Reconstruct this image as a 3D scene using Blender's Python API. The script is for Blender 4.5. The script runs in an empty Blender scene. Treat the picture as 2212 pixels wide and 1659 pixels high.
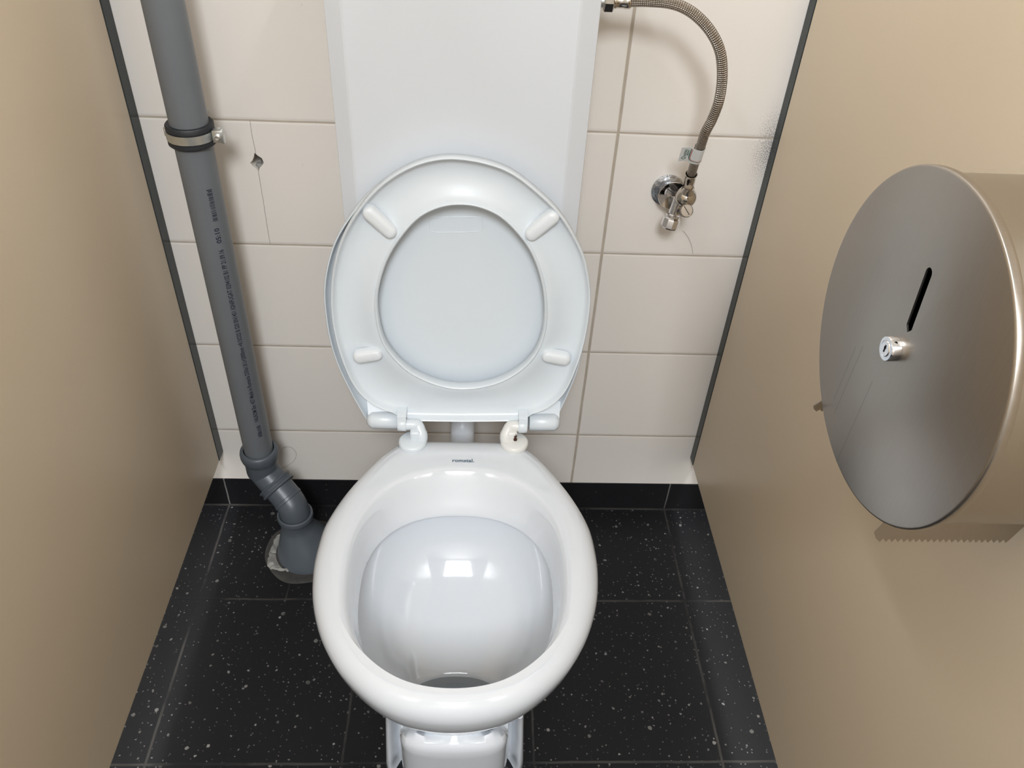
import bpy, bmesh, math, random
from mathutils import Vector, Matrix
random.seed(7)
PI = math.pi
SC = bpy.context.scene
COL = SC.collection

# ------------------------------------------------------------------ camera
CAM = dict(loc=(-0.0062, -1.1293, 1.2555), yaw=0.0652, pitch=0.6865, roll=0.0596, f=1736.2)
def make_camera():
    y, p, r = CAM['yaw'], CAM['pitch'], CAM['roll']
    fwd = Vector((math.sin(y)*math.cos(p), math.cos(y)*math.cos(p), -math.sin(p)))
    right = Vector((math.cos(y), -math.sin(y), 0)); up = right.cross(fwd)
    R = math.cos(r)*right + math.sin(r)*up
    U = -math.sin(r)*right + math.cos(r)*up
    m = Matrix((R, U, -fwd)).transposed().to_4x4(); m.translation = Vector(CAM['loc'])
    cd = bpy.data.cameras.new('camera'); co = bpy.data.objects.new('camera', cd); COL.objects.link(co)
    cd.sensor_fit = 'HORIZONTAL'; cd.sensor_width = 36.0; cd.lens = 36.0*CAM['f']/2212.0
    cd.clip_start = 0.01; co.matrix_world = m; SC.camera = co
make_camera()

# ------------------------------------------------------------------ world, lamps, exposure
w = bpy.data.worlds.new('world'); SC.world = w; w.use_nodes = True
w.node_tree.nodes['Background'].inputs[0].default_value = (0.9, 0.95, 1.0, 1)
w.node_tree.nodes['Background'].inputs[1].default_value = 0.15
def area(name, loc, sx, sy, power, color=(0.91, 0.955, 1.0)):
    l = bpy.data.lights.new(name, 'AREA'); l.shape = 'RECTANGLE'; l.size = sx; l.size_y = sy
    l.energy = power; l.color = color
    o = bpy.data.objects.new(name, l); COL.objects.link(o); o.location = loc
area('ceiling_lamp_middle', (-0.05, -2.55, 2.57), 0.55, 1.0, 72)
area('ceiling_lamp_right', (0.85, -0.95, 2.57), 0.3, 1.3, 36)
area('ceiling_lamp_left', (-0.85, -0.95, 2.57), 0.3, 1.3, 31)
SC.view_settings.view_transform = 'Standard'
SC.view_settings.look = 'None'
SC.view_settings.exposure = 0.25
SC.view_settings.gamma = 1.0
SC.view_settings.use_curve_mapping = False

# ------------------------------------------------------------------ materials
class NT:
    """small helper around a node tree"""
    def __init__(s, name):
        s.m = bpy.data.materials.new(name); s.m.use_nodes = True
        s.t = s.m.node_tree; s.b = s.t.nodes['Principled BSDF']
    def n(s, typ, **kw):
        nd = s.t.nodes.new(typ)
        for k, v in kw.items(): setattr(nd, k, v)
        return nd
    def l(s, a, b): s.t.links.new(a, b)
    def math(s, op, a, b=None, c=None, clamp=False):
        nd = s.n('ShaderNodeMath', operation=op); nd.use_clamp = clamp
        for i, v in enumerate((a, b, c)):
            if v is None: continue
            if isinstance(v, (int, float)): nd.inputs[i].default_value = v
            else: s.l(v, nd.inputs[i])
        return nd.outputs[0]
    def mix(s, fac, a, b):
        nd = s.n('ShaderNodeMix', data_type='RGBA')
        for i, v in ((0, fac), (6, a), (7, b)):
            if isinstance(v, (int, float)): nd.inputs[i].default_value = v
            elif isinstance(v, tuple): nd.inputs[i].default_value = (*v, 1) if len(v) == 3 else v
            else: s.l(v, nd.inputs[i])
        return nd.outputs[2]
    def set(s, **kw):
        for k, v in kw.items():
            inp = s.b.inputs[k.replace('_', ' ')]
            if isinstance(v, (int, float)): inp.default_value = v
            elif isinstance(v, tuple): inp.default_value = (*v, 1) if len(v) == 3 else v
            else: s.l(v, inp)
    def noise(s, vec, scale, detail=3, rough=0.5):
        nd = s.n('ShaderNodeTexNoise'); nd.inputs['Scale'].default_value = scale
        nd.inputs['Detail'].default_value = detail; nd.inputs['Roughness'].default_value = rough
        s.l(vec, nd.inputs['Vector']); return nd
    def obj(s): return s.n('ShaderNodeTexCoord').outputs['Object']
    def bump(s, h, strength=0.3, dist=0.001):
        b = s.n('ShaderNodeBump'); b.inputs['Strength'].default_value = strength
        b.inputs['Distance'].default_value = dist; s.l(h, b.inputs['Height']); s.l(b.outputs[0], s.b.inputs['Normal'])
    def step(s, d, lo, hi):      # 1 where d < lo, 0 where d > hi
        nd = s.n('ShaderNodeMapRange'); nd.interpolation_type = 'SMOOTHSTEP'
        s.l(d, nd.inputs[0]); nd.inputs[1].default_value = lo; nd.inputs[2].default_value = hi
        nd.inputs[3].default_value = 1; nd.inputs[4].default_value = 0
        return nd.outputs[0]

def plain(name, col, rough=0.5, metal=0.0, var=0.03, scale=30, coat=0.0, bump=0.0, spec=0.5):
    k = NT(name); o = k.obj(); nz = k.noise(o, scale)
    dark = tuple(c*(1-var) for c in col); lite = tuple(min(1, c*(1+var)) for c in col)
    k.set(Base_Color=k.mix(nz.outputs[0], dark, lite), Roughness=rough, Metallic=metal, Coat_Weight=coat)
    k.b.inputs['Specular IOR Level'].default_value = spec
    if bump: k.bump(nz.outputs[0], bump, 0.001)
    return k.m

def grid_dist(k, v, off, period):
    a = k.math('SUBTRACT', v, off); a = k.math('DIVIDE', a, period); a = k.math('ADD', a, 0.5)
    a = k.math('FRACT', a); a = k.math('SUBTRACT', a, 0.5); a = k.math('ABSOLUTE', a)
    return k.math('MULTIPLY', a, period)

def tile_material():
    k = NT('cream_wall_tile'); o = k.obj()
    wob = k.noise(o, 9, 2); wv = k.math('MULTIPLY', k.math('SUBTRACT', wob.outputs[0], 0.5), 0.002)
    sx = k.n('ShaderNodeSeparateXYZ'); k.l(o, sx.inputs[0]); X, Z = sx.outputs[0], sx.outputs[2]
    dz = grid_dist(k, k.math('ADD', Z, wv), 0.8041, 0.2)
    dx = grid_dist(k, k.math('ADD', X, wv), 0.2, 0.6)
    gz = k.step(dz, 0.0009, 0.0019); gx = k.step(dx, 0.0017, 0.0029)
    g = k.math('MAXIMUM', gz, gx)
    # the cut joint running through the drilled hole
    w2 = k.noise(o, 26, 3); cx = k.math('ADD', X, k.math('MULTIPLY', k.math('SUBTRACT', w2.outputs[0], 0.5), 0.004))
    cd = k.math('ABSOLUTE', k.math('ADD', cx, 0.3272))
    row = k.math('MULTIPLY', k.math('GREATER_THAN', Z, 0.6045), k.math('LESS_THAN', Z, 0.8037))
    cr = k.math('MULTIPLY', k.step(cd, 0.0001, 0.0006), row)
    big = k.noise(o, 3.0, 2); c1 = k.mix(big.outputs[0], (0.75, 0.705, 0.655), (0.79, 0.745, 0.695))
    fine = k.noise(o, 240, 2); spk = k.step(fine.outputs[0], 0.215, 0.25)
    c1 = k.mix(k.math('MULTIPLY', spk, 0.5), c1, (0.28, 0.22, 0.17))
    # grey dust clinging beside the right hand edge profile
    d1 = k.math('SUBTRACT', 0.431, X); near = k.step(d1, 0.0, 0.055)
    zc = k.math('ABSOLUTE', k.math('SUBTRACT', Z, 0.79)); zm = k.step(zc, 0.005, 0.11)
    dn = k.noise(o, 700, 3, 0.6)
    dm = k.math('MULTIPLY', k.math('MULTIPLY', near, zm), k.step(k.math('ADD', dn.outputs[0], k.math('MULTIPLY', k.math('MULTIPLY', near, zm), -0.18)), 0.29, 0.37)); 
    c1 = k.mix(k.math('MULTIPLY', dm, 0.85), c1, (0.16, 0.15, 0.16))
    nz = k.noise(o, 30, 3); gc = k.mix(nz.outputs[0], (0.33, 0.28, 0.225), (0.56, 0.49, 0.41))
    c = k.mix(g, c1, gc); c = k.mix(k.math('MULTIPLY', cr, 0.75), c, (0.20, 0.17, 0.14))
    k.set(Base_Color=c, Roughness=k.math('ADD', k.math('MULTIPLY', g, 0.5), 0.30))
    hz = k.step(dz, 0.0005, 0.005); hx = k.step(dx, 0.001, 0.005)
    h = k.math('SUBTRACT', 1.0, k.math('MAXIMUM', hz, hx)); h = k.math('SUBTRACT', h, cr)
    h = k.math('ADD', h, k.math('MULTIPLY', big.outputs[0], 0.6))
    k.bump(h, 0.5, 0.0011)
    return k.m

def floor_material(name, base_board=False):
    k = NT(name); o = k.obj(); s = k.n('ShaderNodeSeparateXYZ'); k.l(o, s.inputs[0])
    X, Y = s.outputs[0], s.outputs[1]
    wob = k.noise(o, 120, 3, 0.6)
    dv = k.n('ShaderNodeVectorMath', operation='MULTIPLY_ADD')
    k.l(wob.outputs['Color'], dv.inputs[0]); dv.inputs[1].default_value = (0.006, 0.006, 0.006); k.l(o, dv.inputs[2])
    masks = []; tint = None
    for sc, rmax, dens in ((30, 0.115, 0.72), (62, 0.13, 0.66), (120, 0.15, 0.62)):
        v = k.n('ShaderNodeTexVoronoi'); v.inputs['Scale'].default_value = sc; v.voronoi_dimensions = '2D' if not base_board else '3D'
        k.l(dv.outputs[0], v.inputs['Vector'])
        cs = k.n('ShaderNodeSeparateColor'); k.l(v.outputs['Color'], cs.inputs[0])
        r = k.math('MULTIPLY', k.math('SUBTRACT', cs.outputs[0], dens), rmax/(1-dens))
        m = k.math('LESS_THAN', v.outputs['Distance'], r)
        masks.append(k.math('MULTIPLY', m, k.math('ADD', k.math('MULTIPLY', cs.outputs[1], 0.7), 0.3)))
        tint = cs.outputs[2]
    fl = k.math('MAXIMUM', k.math('MAXIMUM', masks[0], masks[1]), masks[2])
    big = k.noise(o, 3.5, 3)
    base = k.mix(big.outputs[0], (0.0070, 0.0073, 0.0090), (0.0135, 0.0135, 0.0150))
    c = k.mix(fl, base, k.mix(tint, (0.14, 0.135, 0.125), (0.24, 0.235, 0.22)))
    gw = k.math('MULTIPLY', k.math('SUBTRACT', k.noise(o, 14, 3).outputs[0], 0.5), 0.004)
    if base_board:
        g = k.step(grid_dist(k, k.math('ADD', X, gw), 0.4025, 0.8965), 0.0008, 0.0018)
    else:
        gy = k.step(grid_dist(k, k.math('ADD', Y, gw), -0.233, 0.302), 0.0012, 0.0026)
        r2 = k.math('LESS_THAN', Y, -0.233)
        gx = k.step(grid_dist(k, k.math('ADD', X, gw), 0.4019, 0.2988), 0.0010, 0.0024)
        g1 = k.step(grid_dist(k, k.math('ADD', X, gw), 0.4019, 0.8965), 0.0012, 0.0028)
        gx = k.math('MULTIPLY', gx, r2)
        # a short cut joint running from the pipe hole to the next row
        c3 = k.math('MULTIPLY', k.step(k.math('ABSOLUTE', k.math('ADD', k.math('ADD', X, k.math('MULTIPLY', gw, 2.0)), 0.339)), 0.0006, 0.0018),
                    k.math('MULTIPLY', k.math('GREATER_THAN', Y, -0.233), k.math('LESS_THAN', Y, -0.15)))
        gwall = k.step(k.math('ABSOLUTE', k.math('ADD', k.math('ADD', Y, 0.004), gw)), 0.0022, 0.0048)
        g = k.math('MAXIMUM', k.math('MAXIMUM', gx, gy), k.math('MAXIMUM', g1, c3))
        g = k.math('MAXIMUM', g, gwall)
    gn = k.noise(o, 5.0, 4, 0.65)
    gp = k.step(gn.outputs[0], 0.40, 0.62)
    gcol = k.mix(gp, (0.05, 0.047, 0.043) if not base_board else (0.16, 0.155, 0.145), (0.012, 0.012, 0.013))
    c = k.mix(g, c, gcol)
    k.set(Base_Color=c, Roughness=k.math('ADD', 0.42, k.math('MULTIPLY', g, 0.35)))
    k.b.inputs['Specular IOR Level'].default_value = 0.2
    k.bump(k.math('SUBTRACT', big.outputs[0], g), 0.25, 0.0008)
    return k.m

def brushed(name, col, rough, stretch=(1, 1, 60), scale=18, streak=0.06, vary=0.12, scratches=False):
    k = NT(name); o = k.obj(); mp = k.n('ShaderNodeMapping'); mp.inputs['Scale'].default_value = stretch
    k.l(o, mp.inputs[0]); n1 = k.noise(mp.outputs[0], scale, 5, 0.7); n2 = k.noise(o, 9, 3)
    dark = tuple(c*(1-vary) for c in col)
    base = k.mix(n1.outputs[0], dark, col)
    if scratches:
        sp = k.n('ShaderNodeSeparateXYZ'); k.l(o, sp.inputs[0]); mk = None
        for y0, lean, z0, z1 in ((-0.6440, 0.02, 0.775, 0.868), (-0.6130, 0.03, 0.805, 0.880), (-0.6040, 0.03, 0.812, 0.872)):
            yy = k.math('SUBTRACT', sp.outputs[1], y0); yy = k.math('ADD', yy, k.math('MULTIPLY', k.math('SUBTRACT', sp.outputs[2], z0), lean))
            m_ = k.step(k.math('ABSOLUTE', yy), 0.0001, 0.0009)
            m_ = k.math('MULTIPLY', m_, k.math('MULTIPLY', k.math('GREATER_THAN', sp.outputs[2], z0), k.math('LESS_THAN', sp.outputs[2], z1)))
            mk = m_ if mk is None else k.math('MAXIMUM', mk, m_)
        base = k.mix(k.math('MULTIPLY', mk, 0.35), base, (0.10, 0.09, 0.08))
    k.set(Base_Color=base, Metallic=1.0,
          Roughness=k.math('ADD', rough, k.math('MULTIPLY', k.math('ADD', n2.outputs[0], n1.outputs[0]), streak)))
    if vary > 0.05: k.bump(n1.outputs[0], 0.06, 0.0004)
    return k.m

def braid_material():
    k = NT('braided_steel'); uv = k.n('ShaderNodeTexCoord').outputs['UV']
    s = k.n('ShaderNodeSeparateXYZ'); k.l(uv, s.inputs[0])
    a = k.math('MULTIPLY', s.outputs[0], 2*PI*10)          # around
    b = k.math('MULTIPLY', s.outputs[1], 2*PI/0.0052)     # metres along
    p = k.math('SINE', k.math('ADD', a, b)); q = k.math('SINE', k.math('SUBTRACT', a, b))
    h = k.math('MULTIPLY', p, q); hh = k.math('ADD', k.math('MULTIPLY', h, 0.5), 0.5)
    k.set(Base_Color=k.mix(hh, (0.22, 0.185, 0.15), (0.56, 0.51, 0.46)), Metallic=1.0, Roughness=0.28)
    k.bump(hh, 1.0, 0.0012)
    return k.m

M = {}
M['tile'] = tile_material()
M['floor'] = floor_material('black_speckled_floor_tile')
M['skirting'] = floor_material('black_speckled_skirting_tile', True)
M['ceramic'] = plain('glazed_white_ceramic', (0.70, 0.732, 0.775), 0.07, var=0.012, scale=6, coat=0.6)
M['seat'] = plain('white_seat_plastic', (0.70, 0.755, 0.80), 0.30, var=0.015, scale=12)
M['cream_plastic'] = plain('yellowed_white_plastic', (0.74, 0.745, 0.72), 0.32, var=0.02)
M['cistern'] = plain('white_cistern_plastic', (0.68, 0.71, 0.75), 0.36, var=0.01, scale=5)
M['laminate'] = plain('beige_laminate', (0.58, 0.478, 0.35), 0.33, var=0.03, scale=2.2, bump=0.02)
M['profile'] = plain('dark_grey_profile', (0.032, 0.040, 0.041), 0.18, var=0.08, spec=0.15)
M['seam'] = plain('black_seam', (0.01, 0.01, 0.01), 0.6)
M['pipe'] = plain('grey_pipe_plastic', (0.140, 0.152, 0.165), 0.36, var=0.05, scale=14)
M['pipe_dark'] = plain('dark_grey_fitting_plastic', (0.082, 0.096, 0.112), 0.38, var=0.10, scale=30, bump=0.1)
M['rubber'] = plain('black_rubber', (0.016, 0.018, 0.022), 0.55)
M['zinc'] = plain('galvanised_steel', (0.72, 0.75, 0.75), 0.36, metal=1.0, var=0.2, scale=90)
M['chrome'] = plain('worn_chrome', (0.58, 0.54, 0.49), 0.13, metal=1.0, var=0.15, scale=120)
M['bright_chrome'] = plain('bright_chrome', (0.82, 0.82, 0.84), 0.10, metal=1.0, var=0.05)
M['foil'] = plain('crumpled_foil', (0.55, 0.58, 0.62), 0.22, metal=1.0, var=0.5, scale=160, bump=1.0)
M['steel_face'] = brushed('brushed_steel_face', (0.44, 0.405, 0.365), 0.28, (1, 70, 1), 7, 0.05, scratches=True)
M['steel_drum'] = brushed('brushed_steel_drum', (0.44, 0.41, 0.37), 0.26, (400, 1, 1), 2, 0.03, 0.03)
M['steel_cutter'] = brushed('brushed_steel_cutter', (0.40, 0.36, 0.31), 0.3, (60, 1, 1), 10)
M['black'] = plain('matt_black', (0.006, 0.006, 0.006), 0.7)
M['braid'] = braid_material()
M['paper'] = plain('white_label_paper', (0.72, 0.74, 0.74), 0.45, var=0.04, scale=90)
M['green'] = plain('green_print', (0.02, 0.13, 0.08), 0.5)
M['red'] = plain('red_print', (0.50, 0.06, 0.04), 0.5)
M['ink'] = plain('dark_blue_ink', (0.010, 0.012, 0.03), 0.6, var=0.3)
M['logo'] = plain('slate_blue_print', (0.07, 0.12, 0.17), 0.4)
M['plaster'] = plain('rough_grey_plaster', (0.27, 0.265, 0.245), 0.9, var=0.6, scale=90, bump=1.0)
M['cement'] = plain('dirty_dark_cement', (0.045, 0.042, 0.038), 0.9, var=0.5, scale=45, bump=1.0)
M['rust'] = plain('dark_brown_rust', (0.045, 0.012, 0.005), 0.8, var=0.4, scale=300)
M['hair'] = plain('brown_hair', (0.09, 0.06, 0.045), 0.5)
M['paint'] = plain('white_room_paint', (0.80, 0.78, 0.74), 0.7)
M['doors'] = plain('grey_beige_room_paint', (0.36, 0.32, 0.28), 0.6)
M['bumper'] = plain('white_bumper_plastic', (0.73, 0.77, 0.80), 0.4, var=0.03, scale=200)
def water_material():
    k = NT('toilet_water'); k.set(Base_Color=(0.86, 0.90, 0.93), Roughness=0.02, Transmission_Weight=0.9, IOR=1.33)
    return k.m
M['water'] = water_material()

# ------------------------------------------------------------------ helpers
def link(name, me, mat, parent=None):
    o = bpy.data.objects.new(name, me); COL.objects.link(o)
    if mat: me.materials.append(M[mat])
    if parent:
        o.parent = parent; o.matrix_parent_inverse = Matrix.Translation(-Vector(parent.location))
    return o
def obj(name, bm, mat, parent=None, smooth=True, angle=40):
    bmesh.ops.remove_doubles(bm, verts=bm.verts, dist=1e-6)
    bmesh.ops.recalc_face_normals(bm, faces=bm.faces)
    me = bpy.data.meshes.new(name); bm.to_mesh(me); bm.free()
    if smooth:
        me.polygons.foreach_set('use_smooth', [True]*len(me.polygons))
        me.set_sharp_from_angle(angle=math.radians(angle))
    return link(name, me, mat, parent)
def thing(name, label, cat, loc, group=None):
    o = bpy.data.objects.new(name, None); COL.objects.link(o); o.location = loc; o.empty_display_size = 0.05
    o['label'] = label; o['category'] = cat
    if group: o['group'] = group
    return o
def tag(o, label, cat, group=None):
    o['label'] = label; o['category'] = cat
    if group: o['group'] = group
    return o
def struct(o): o['kind'] = 'structure'; return o
def box(bm, x0, x1, y0, y1, z0, z1, bev=0.0, seg=2):
    r = bmesh.ops.create_cube(bm, size=1.0); vs = r['verts']
    for v in vs: v.co = Vector(((x0+x1)/2+v.co.x*(x1-x0), (y0+y1)/2+v.co.y*(y1-y0), (z0+z1)/2+v.co.z*(z1-z0)))
    if bev:
        es = list({e for v in vs for e in v.link_edges})
        bmesh.ops.bevel(bm, geom=es, offset=bev, segments=seg, affect='EDGES', profile=0.5)
def loft(bm, rings, cap0=False, cap1=False, closed=True):
    R = [[bm.verts.new(p) for p in r] for r in rings]; n = len(R[0])
    for a, b in zip(R, R[1:]):
        for i in range(n if closed else n-1):
            j = (i+1) % n
            try: bm.faces.new((a[i], a[j], b[j], b[i]))
            except ValueError: pass
    if cap0: bm.faces.new(list(reversed(R[0])))
    if cap1: bm.faces.new(R[-1])
    return R
def frame(d):
    d = Vector(d).normalized(); a = Vector((0, 0, 1)) if abs(d.z) < 0.9 else Vector((1, 0, 0))
    u = d.cross(a).normalized(); return u, d.cross(u).normalized(), d
def lathe(bm, base, axis, prof, n=48, cap0=True, cap1=True, poly=None):
    """prof: list of (radius, distance along the axis)"""
    u, v, d = frame(axis); base = Vector(base); rings = []
    nn = poly or n
    for r, h in prof:
        rings.append([base + d*h + (u*math.cos(2*PI*i/nn)+v*math.sin(2*PI*i/nn))*max(r, 1e-5) for i in range(nn)])
    loft(bm, rings, cap0, cap1)
def catmull(pts, sub=6, closed=False):
    out = []; n = len(pts); P = [Vector(p) for p in pts]
    for i in range(n if closed else n-1):
        p0 = P[(i-1) % n] if closed or i > 0 else P[0]; p1 = P[i]; p2 = P[(i+1) % n]
        p3 = P[(i+2) % n] if closed or i+2 < n else P[-1]
        for k in range(sub):
            t = k/sub
            out.append(0.5*((2*p1)+(p2-p0)*t+(2*p0-5*p1+4*p2-p3)*t*t+(3*p1-p0-3*p2+p3)*t**3))
    if not closed: out.append(P[-1])
    return out
def tube(bm, path, rad, n=16, uv=False, cap=True):
    P = [Vector(p) for p in path]; rings = []; L = [0.0]
    for a, b in zip(P, P[1:]): L.append(L[-1]+(b-a).length)
    t0 = (P[1]-P[0]).normalized(); u, v, _ = frame(t0)
    for i, p in enumerate(P):
        t = (P[min(i+1, len(P)-1)]-P[max(i-1, 0)]).normalized()
        u = (u - t*u.dot(t)).normalized(); v = t.cross(u)
        r = rad[i] if isinstance(rad, (list, tuple)) else rad
        rings.append([p+(u*math.cos(2*PI*k/n)+v*math.sin(2*PI*k/n))*r for k in range(n)])
    R = loft(bm, rings, cap, cap)
    if uv:
        lay = bm.loops.layers.uv.verify(); idx = {}
        for i, r in enumerate(R):
            for k, vt in enumerate(r): idx[vt] = (k/n, L[i])
        for f in bm.faces:
            us = [idx[l.vert][0] for l in f.loops]
            for l in f.loops:
                a = idx[l.vert][0]
                if max(us)-min(us) > 0.5 and a < 0.5: a += 1
                l[lay].uv = (a, idx[l.vert][1])
def offset(c, d):
    """move a closed 2D contour inwards by d"""
    n = len(c); out = []
    area_ = sum(c[i][0]*c[(i+1) % n][1]-c[(i+1) % n][0]*c[i][1] for i in range(n))
    sg = 1 if area_ > 0 else -1
    for i in range(n):
        a, b = c[i-1], c[(i+1) % n]; tx, ty = b[0]-a[0], b[1]-a[1]; l = math.hypot(tx, ty) or 1
        out.append((c[i][0]-sg*ty/l*d, c[i][1]+sg*tx/l*d))
    return out
def polar(contour, cx, cy, n):
    """resample a star shaped closed contour at n equal angles"""
    out = []; m = len(contour)
    for k in range(n):
        a = 2*PI*k/n; dx, dy = math.cos(a), math.sin(a); best = None
        for i in range(m):
            x1, y1 = contour[i][0]-cx, contour[i][1]-cy; x2, y2 = contour[(i+1) % m][0]-cx, contour[(i+1) % m][1]-cy
            ex, ey = x2-x1, y2-y1; den = dx*ey-dy*ex
            if abs(den) < 1e-12: continue
            t = (x1*ey-y1*ex)/den; s = (x1*dy-y1*dx)/den
            if t > 0 and -1e-6 <= s <= 1+1e-6 and (best is None or t > best): best = t
        out.append((cx+dx*best, cy+dy*best))
    return out
def smooth2(c, it):
    for _ in range(it):
        n = len(c); c = [((c[i-1][0]+2*c[i][0]+c[(i+1) % n][0])/4, (c[i-1][1]+2*c[i][1]+c[(i+1) % n][1])/4) for i in range(n)]
    return c
def prism(bm, outline, h0, h1, mp, bev=0.0):
    """outline in 2D extruded between h0 and h1; mp maps (a,b,h) to a point"""
    r = [[mp(a, b, h0) for a, b in outline], [mp(a, b, h1) for a, b in outline]]
    if bev:
        o2 = offset(outline, bev)
        r = [[mp(a, b, h0) for a, b in o2], [mp(a, b, h0+bev*(1 if h1 > h0 else -1)) for a, b in outline],
             [mp(a, b, h1-bev*(1 if h1 > h0 else -1)) for a, b in outline], [mp(a, b, h1) for a, b in o2]]
    loft(bm, r, True, True)
def text_mesh(s, size, bold=0.0, extrude=0.0):
    cu = bpy.data.curves.new('txt', 'FONT'); cu.body = s; cu.size = size; cu.extrude = extrude; cu.offset = bold
    cu.resolution_u = 2
    o = bpy.data.objects.new('txt', cu); COL.objects.link(o); bpy.context.view_layer.update()
    me = bpy.data.meshes.new_from_object(o.evaluated_get(bpy.context.evaluated_depsgraph_get()))
    bpy.data.objects.remove(o); bpy.data.curves.remove(cu)
    bm = bmesh.new(); bm.from_mesh(me); bpy.data.meshes.remove(me)
    return bm
def boolean_cut(o, cutter_bm):
    me = bpy.data.meshes.new('cutter'); bmesh.ops.recalc_face_normals(cutter_bm, faces=cutter_bm.faces)
    cutter_bm.to_mesh(me); cutter_bm.free()
    c = bpy.data.objects.new('cutter', me); COL.objects.link(c)
    md = o.modifiers.new('cut', 'BOOLEAN'); md.operation = 'DIFFERENCE'; md.object = c; md.solver = 'EXACT'
    bpy.context.view_layer.update()
    new = bpy.data.meshes.new_from_object(o.evaluated_get(bpy.context.evaluated_depsgraph_get()))
    o.modifiers.clear(); old = o.data; o.data = new; bpy.data.meshes.remove(old)
    bpy.data.objects.remove(c); bpy.data.meshes.remove(me)

# ------------------------------------------------------------------ room
XL, XR = -0.4825, 0.4308
def slab(name, mat, *b):
    bm = bmesh.new(); box(bm, *b); return struct(obj(name, bm, mat, smooth=False))
slab('floor', 'floor', -1.6, 1.6, -3.2, 0.1, -0.1, 0.0)
slab('ceiling', 'paint', -1.6, 1.6, -3.2, 0.1, 2.6, 2.7)
slab('wall_left', 'paint', -1.7, -1.6, -3.2, 0.1, 0, 2.6)
slab('wall_right', 'paint', 1.6, 1.7, -3.2, 0.1, 0, 2.6)
slab('wall_front', 'doors', -1.6, 1.6, -3.3, -3.2, 0, 2.6)
wall = slab('wall_back', 'tile', -1.6, 1.6, 0.0, 0.1, 0.0, 2.6)
# the chipped drill hole in the tile beside the pipe
hole = [(-0.3284, 0.7555), (-0.3245, 0.7515), (-0.3190, 0.7475), (-0.3170, 0.7405), (-0.3200, 0.7365), (-0.3245, 0.7320),
        (-0.3268, 0.7270), (-0.3295, 0.7310), (-0.3345, 0.7355), (-0.3370, 0.7400), (-0.3335, 0.7430), (-0.3305, 0.7485)]
cb = bmesh.new(); prism(cb, hole, -0.02, 0.065, lambda a, b, h: Vector((a, h, b))); boolean_cut(wall, cb)
bm = bmesh.new()
bmesh.ops.create_icosphere(bm, subdivisions=3, radius=0.0062)
for v in bm.verts:
    v.co *= 1+0.25*math.sin(v.co.x*900)*math.cos(v.co.z*700)
    v.co = Vector((v.co.x*1.1-0.3268, v.co.y*0.9+0.010, v.co.z*0.8+0.7310))
tag(obj('plaster_crumb', bm, 'plaster'), 'pale grey plaster crumb lodged inside the chipped drill hole in the wall tile', 'plaster')
slab('baseboard_back', 'skirting', -1.6, 1.6, -0.0025, 0.0, 0.0, 0.0722)

# partitions of beige laminate with a dark edge profile against the wall
def partition(side, x, label, pw):
    t = thing('toilet_partition', label, 'partition', (x, -0.75, 0.148))
    s = -1 if side == 'left' else 1
    bm = bmesh.new(); box(bm, min(x, x+s*0.013), max(x, x+s*0.013), -1.55, -pw-0.0014, 0.148, 2.05)
    obj('panel', bm, 'laminate', t, smooth=False)
    bm = bmesh.new(); xi = x-s*0.0008
    box(bm, min(xi, x+s*0.015), max(xi, x+s*0.015), -pw, -0.0003, 0.148, 2.05, 0.0004, 1)
    p = obj('edge_profile', bm, 'profile', t, smooth=False); p['label'] = 'glossy dark grey edge profile'
    bm = bmesh.new(); box(bm, min(x+s*0.001, x+s*0.012), max(x+s*0.001, x+s*0.012), -pw-0.0014, -pw, 0.148, 2.05)
    obj('seam', bm, 'seam', t, smooth=False)
partition('left', XL, 'beige laminate cubicle partition with dark grey edge, beside the grey drain pipe', 0.0268)
partition('right', XR, 'beige laminate cubicle partition carrying the round steel paper dispenser', 0.0225)

# ------------------------------------------------------------------ toilet
TX = -0.021
toilet = thing('toilet', 'white ceramic floor-standing toilet with raised seat and lid, between two beige partitions', 'toilet', (TX, -0.45, 0))
half = [(0.0, -0.2150), (0.050, -0.2152), (0.084, -0.2165), (0.098, -0.2235), (0.112, -0.238), (0.130, -0.262), (0.151, -0.298),
        (0.166, -0.328), (0.178, -0.358), (0.187, -0.39), (0.1902, -0.425), (0.1900, -0.46), (0.1835, -0.505), (0.168, -0.551),
        (0.147, -0.588), (0.126, -0.613), (0.096, -0.6385), (0.064, -0.6555), (0.032, -0.6635), (0.0, -0.6660)]
cont = [(TX-a, b) for a, b in half] + [(TX+a, b) for a, b in reversed(half[1:-1])]
cont = [(v.x, v.y) for v in catmull([(a, b, 0) for a, b in cont], 5, True)]
NB = 160; YC = -0.46
outer = smooth2(polar(cont, TX, YC, NB), 1)
outer_body = smooth2(outer, 6)
def ring2(c, z): return [Vector((a, b, z)) for a, b in c]
def egg(ax, yb, yf, z, e=2.35, YC=-0.46):
    r = []
    for k in range(NB):
        a = 2*PI*k/NB; c, s = math.cos(a), math.sin(a); sy = (yb-YC) if s > 0 else (YC-yf)
        q = (abs(c/ax)**e+abs(s/sy)**e)**(-1/e); r.append(Vector((TX+c*q, YC+s*q, z)))
    return r
rings = []
def hull(ds, df):
    n = offset(outer_body, 1.0); r = []
    for p, q in zip(outer_body, n):
        t = max(0, min(1, (-0.46-p[1])/0.19)); t = t*t*(3-2*t); d = ds+(df-ds)*t
        r.append((p[0]+(q[0]-p[0])*d, p[1]+(q[1]-p[1])*d))
    return r
for z, ds, df in ((0.165, 0.098, 0.080), (0.20, 0.078, 0.070), (0.235, 0.052, 0.058), (0.27, 0.032, 0.042), (0.30, 0.020, 0.028)):
    rings.append(ring2(hull(ds, df), z))
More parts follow.
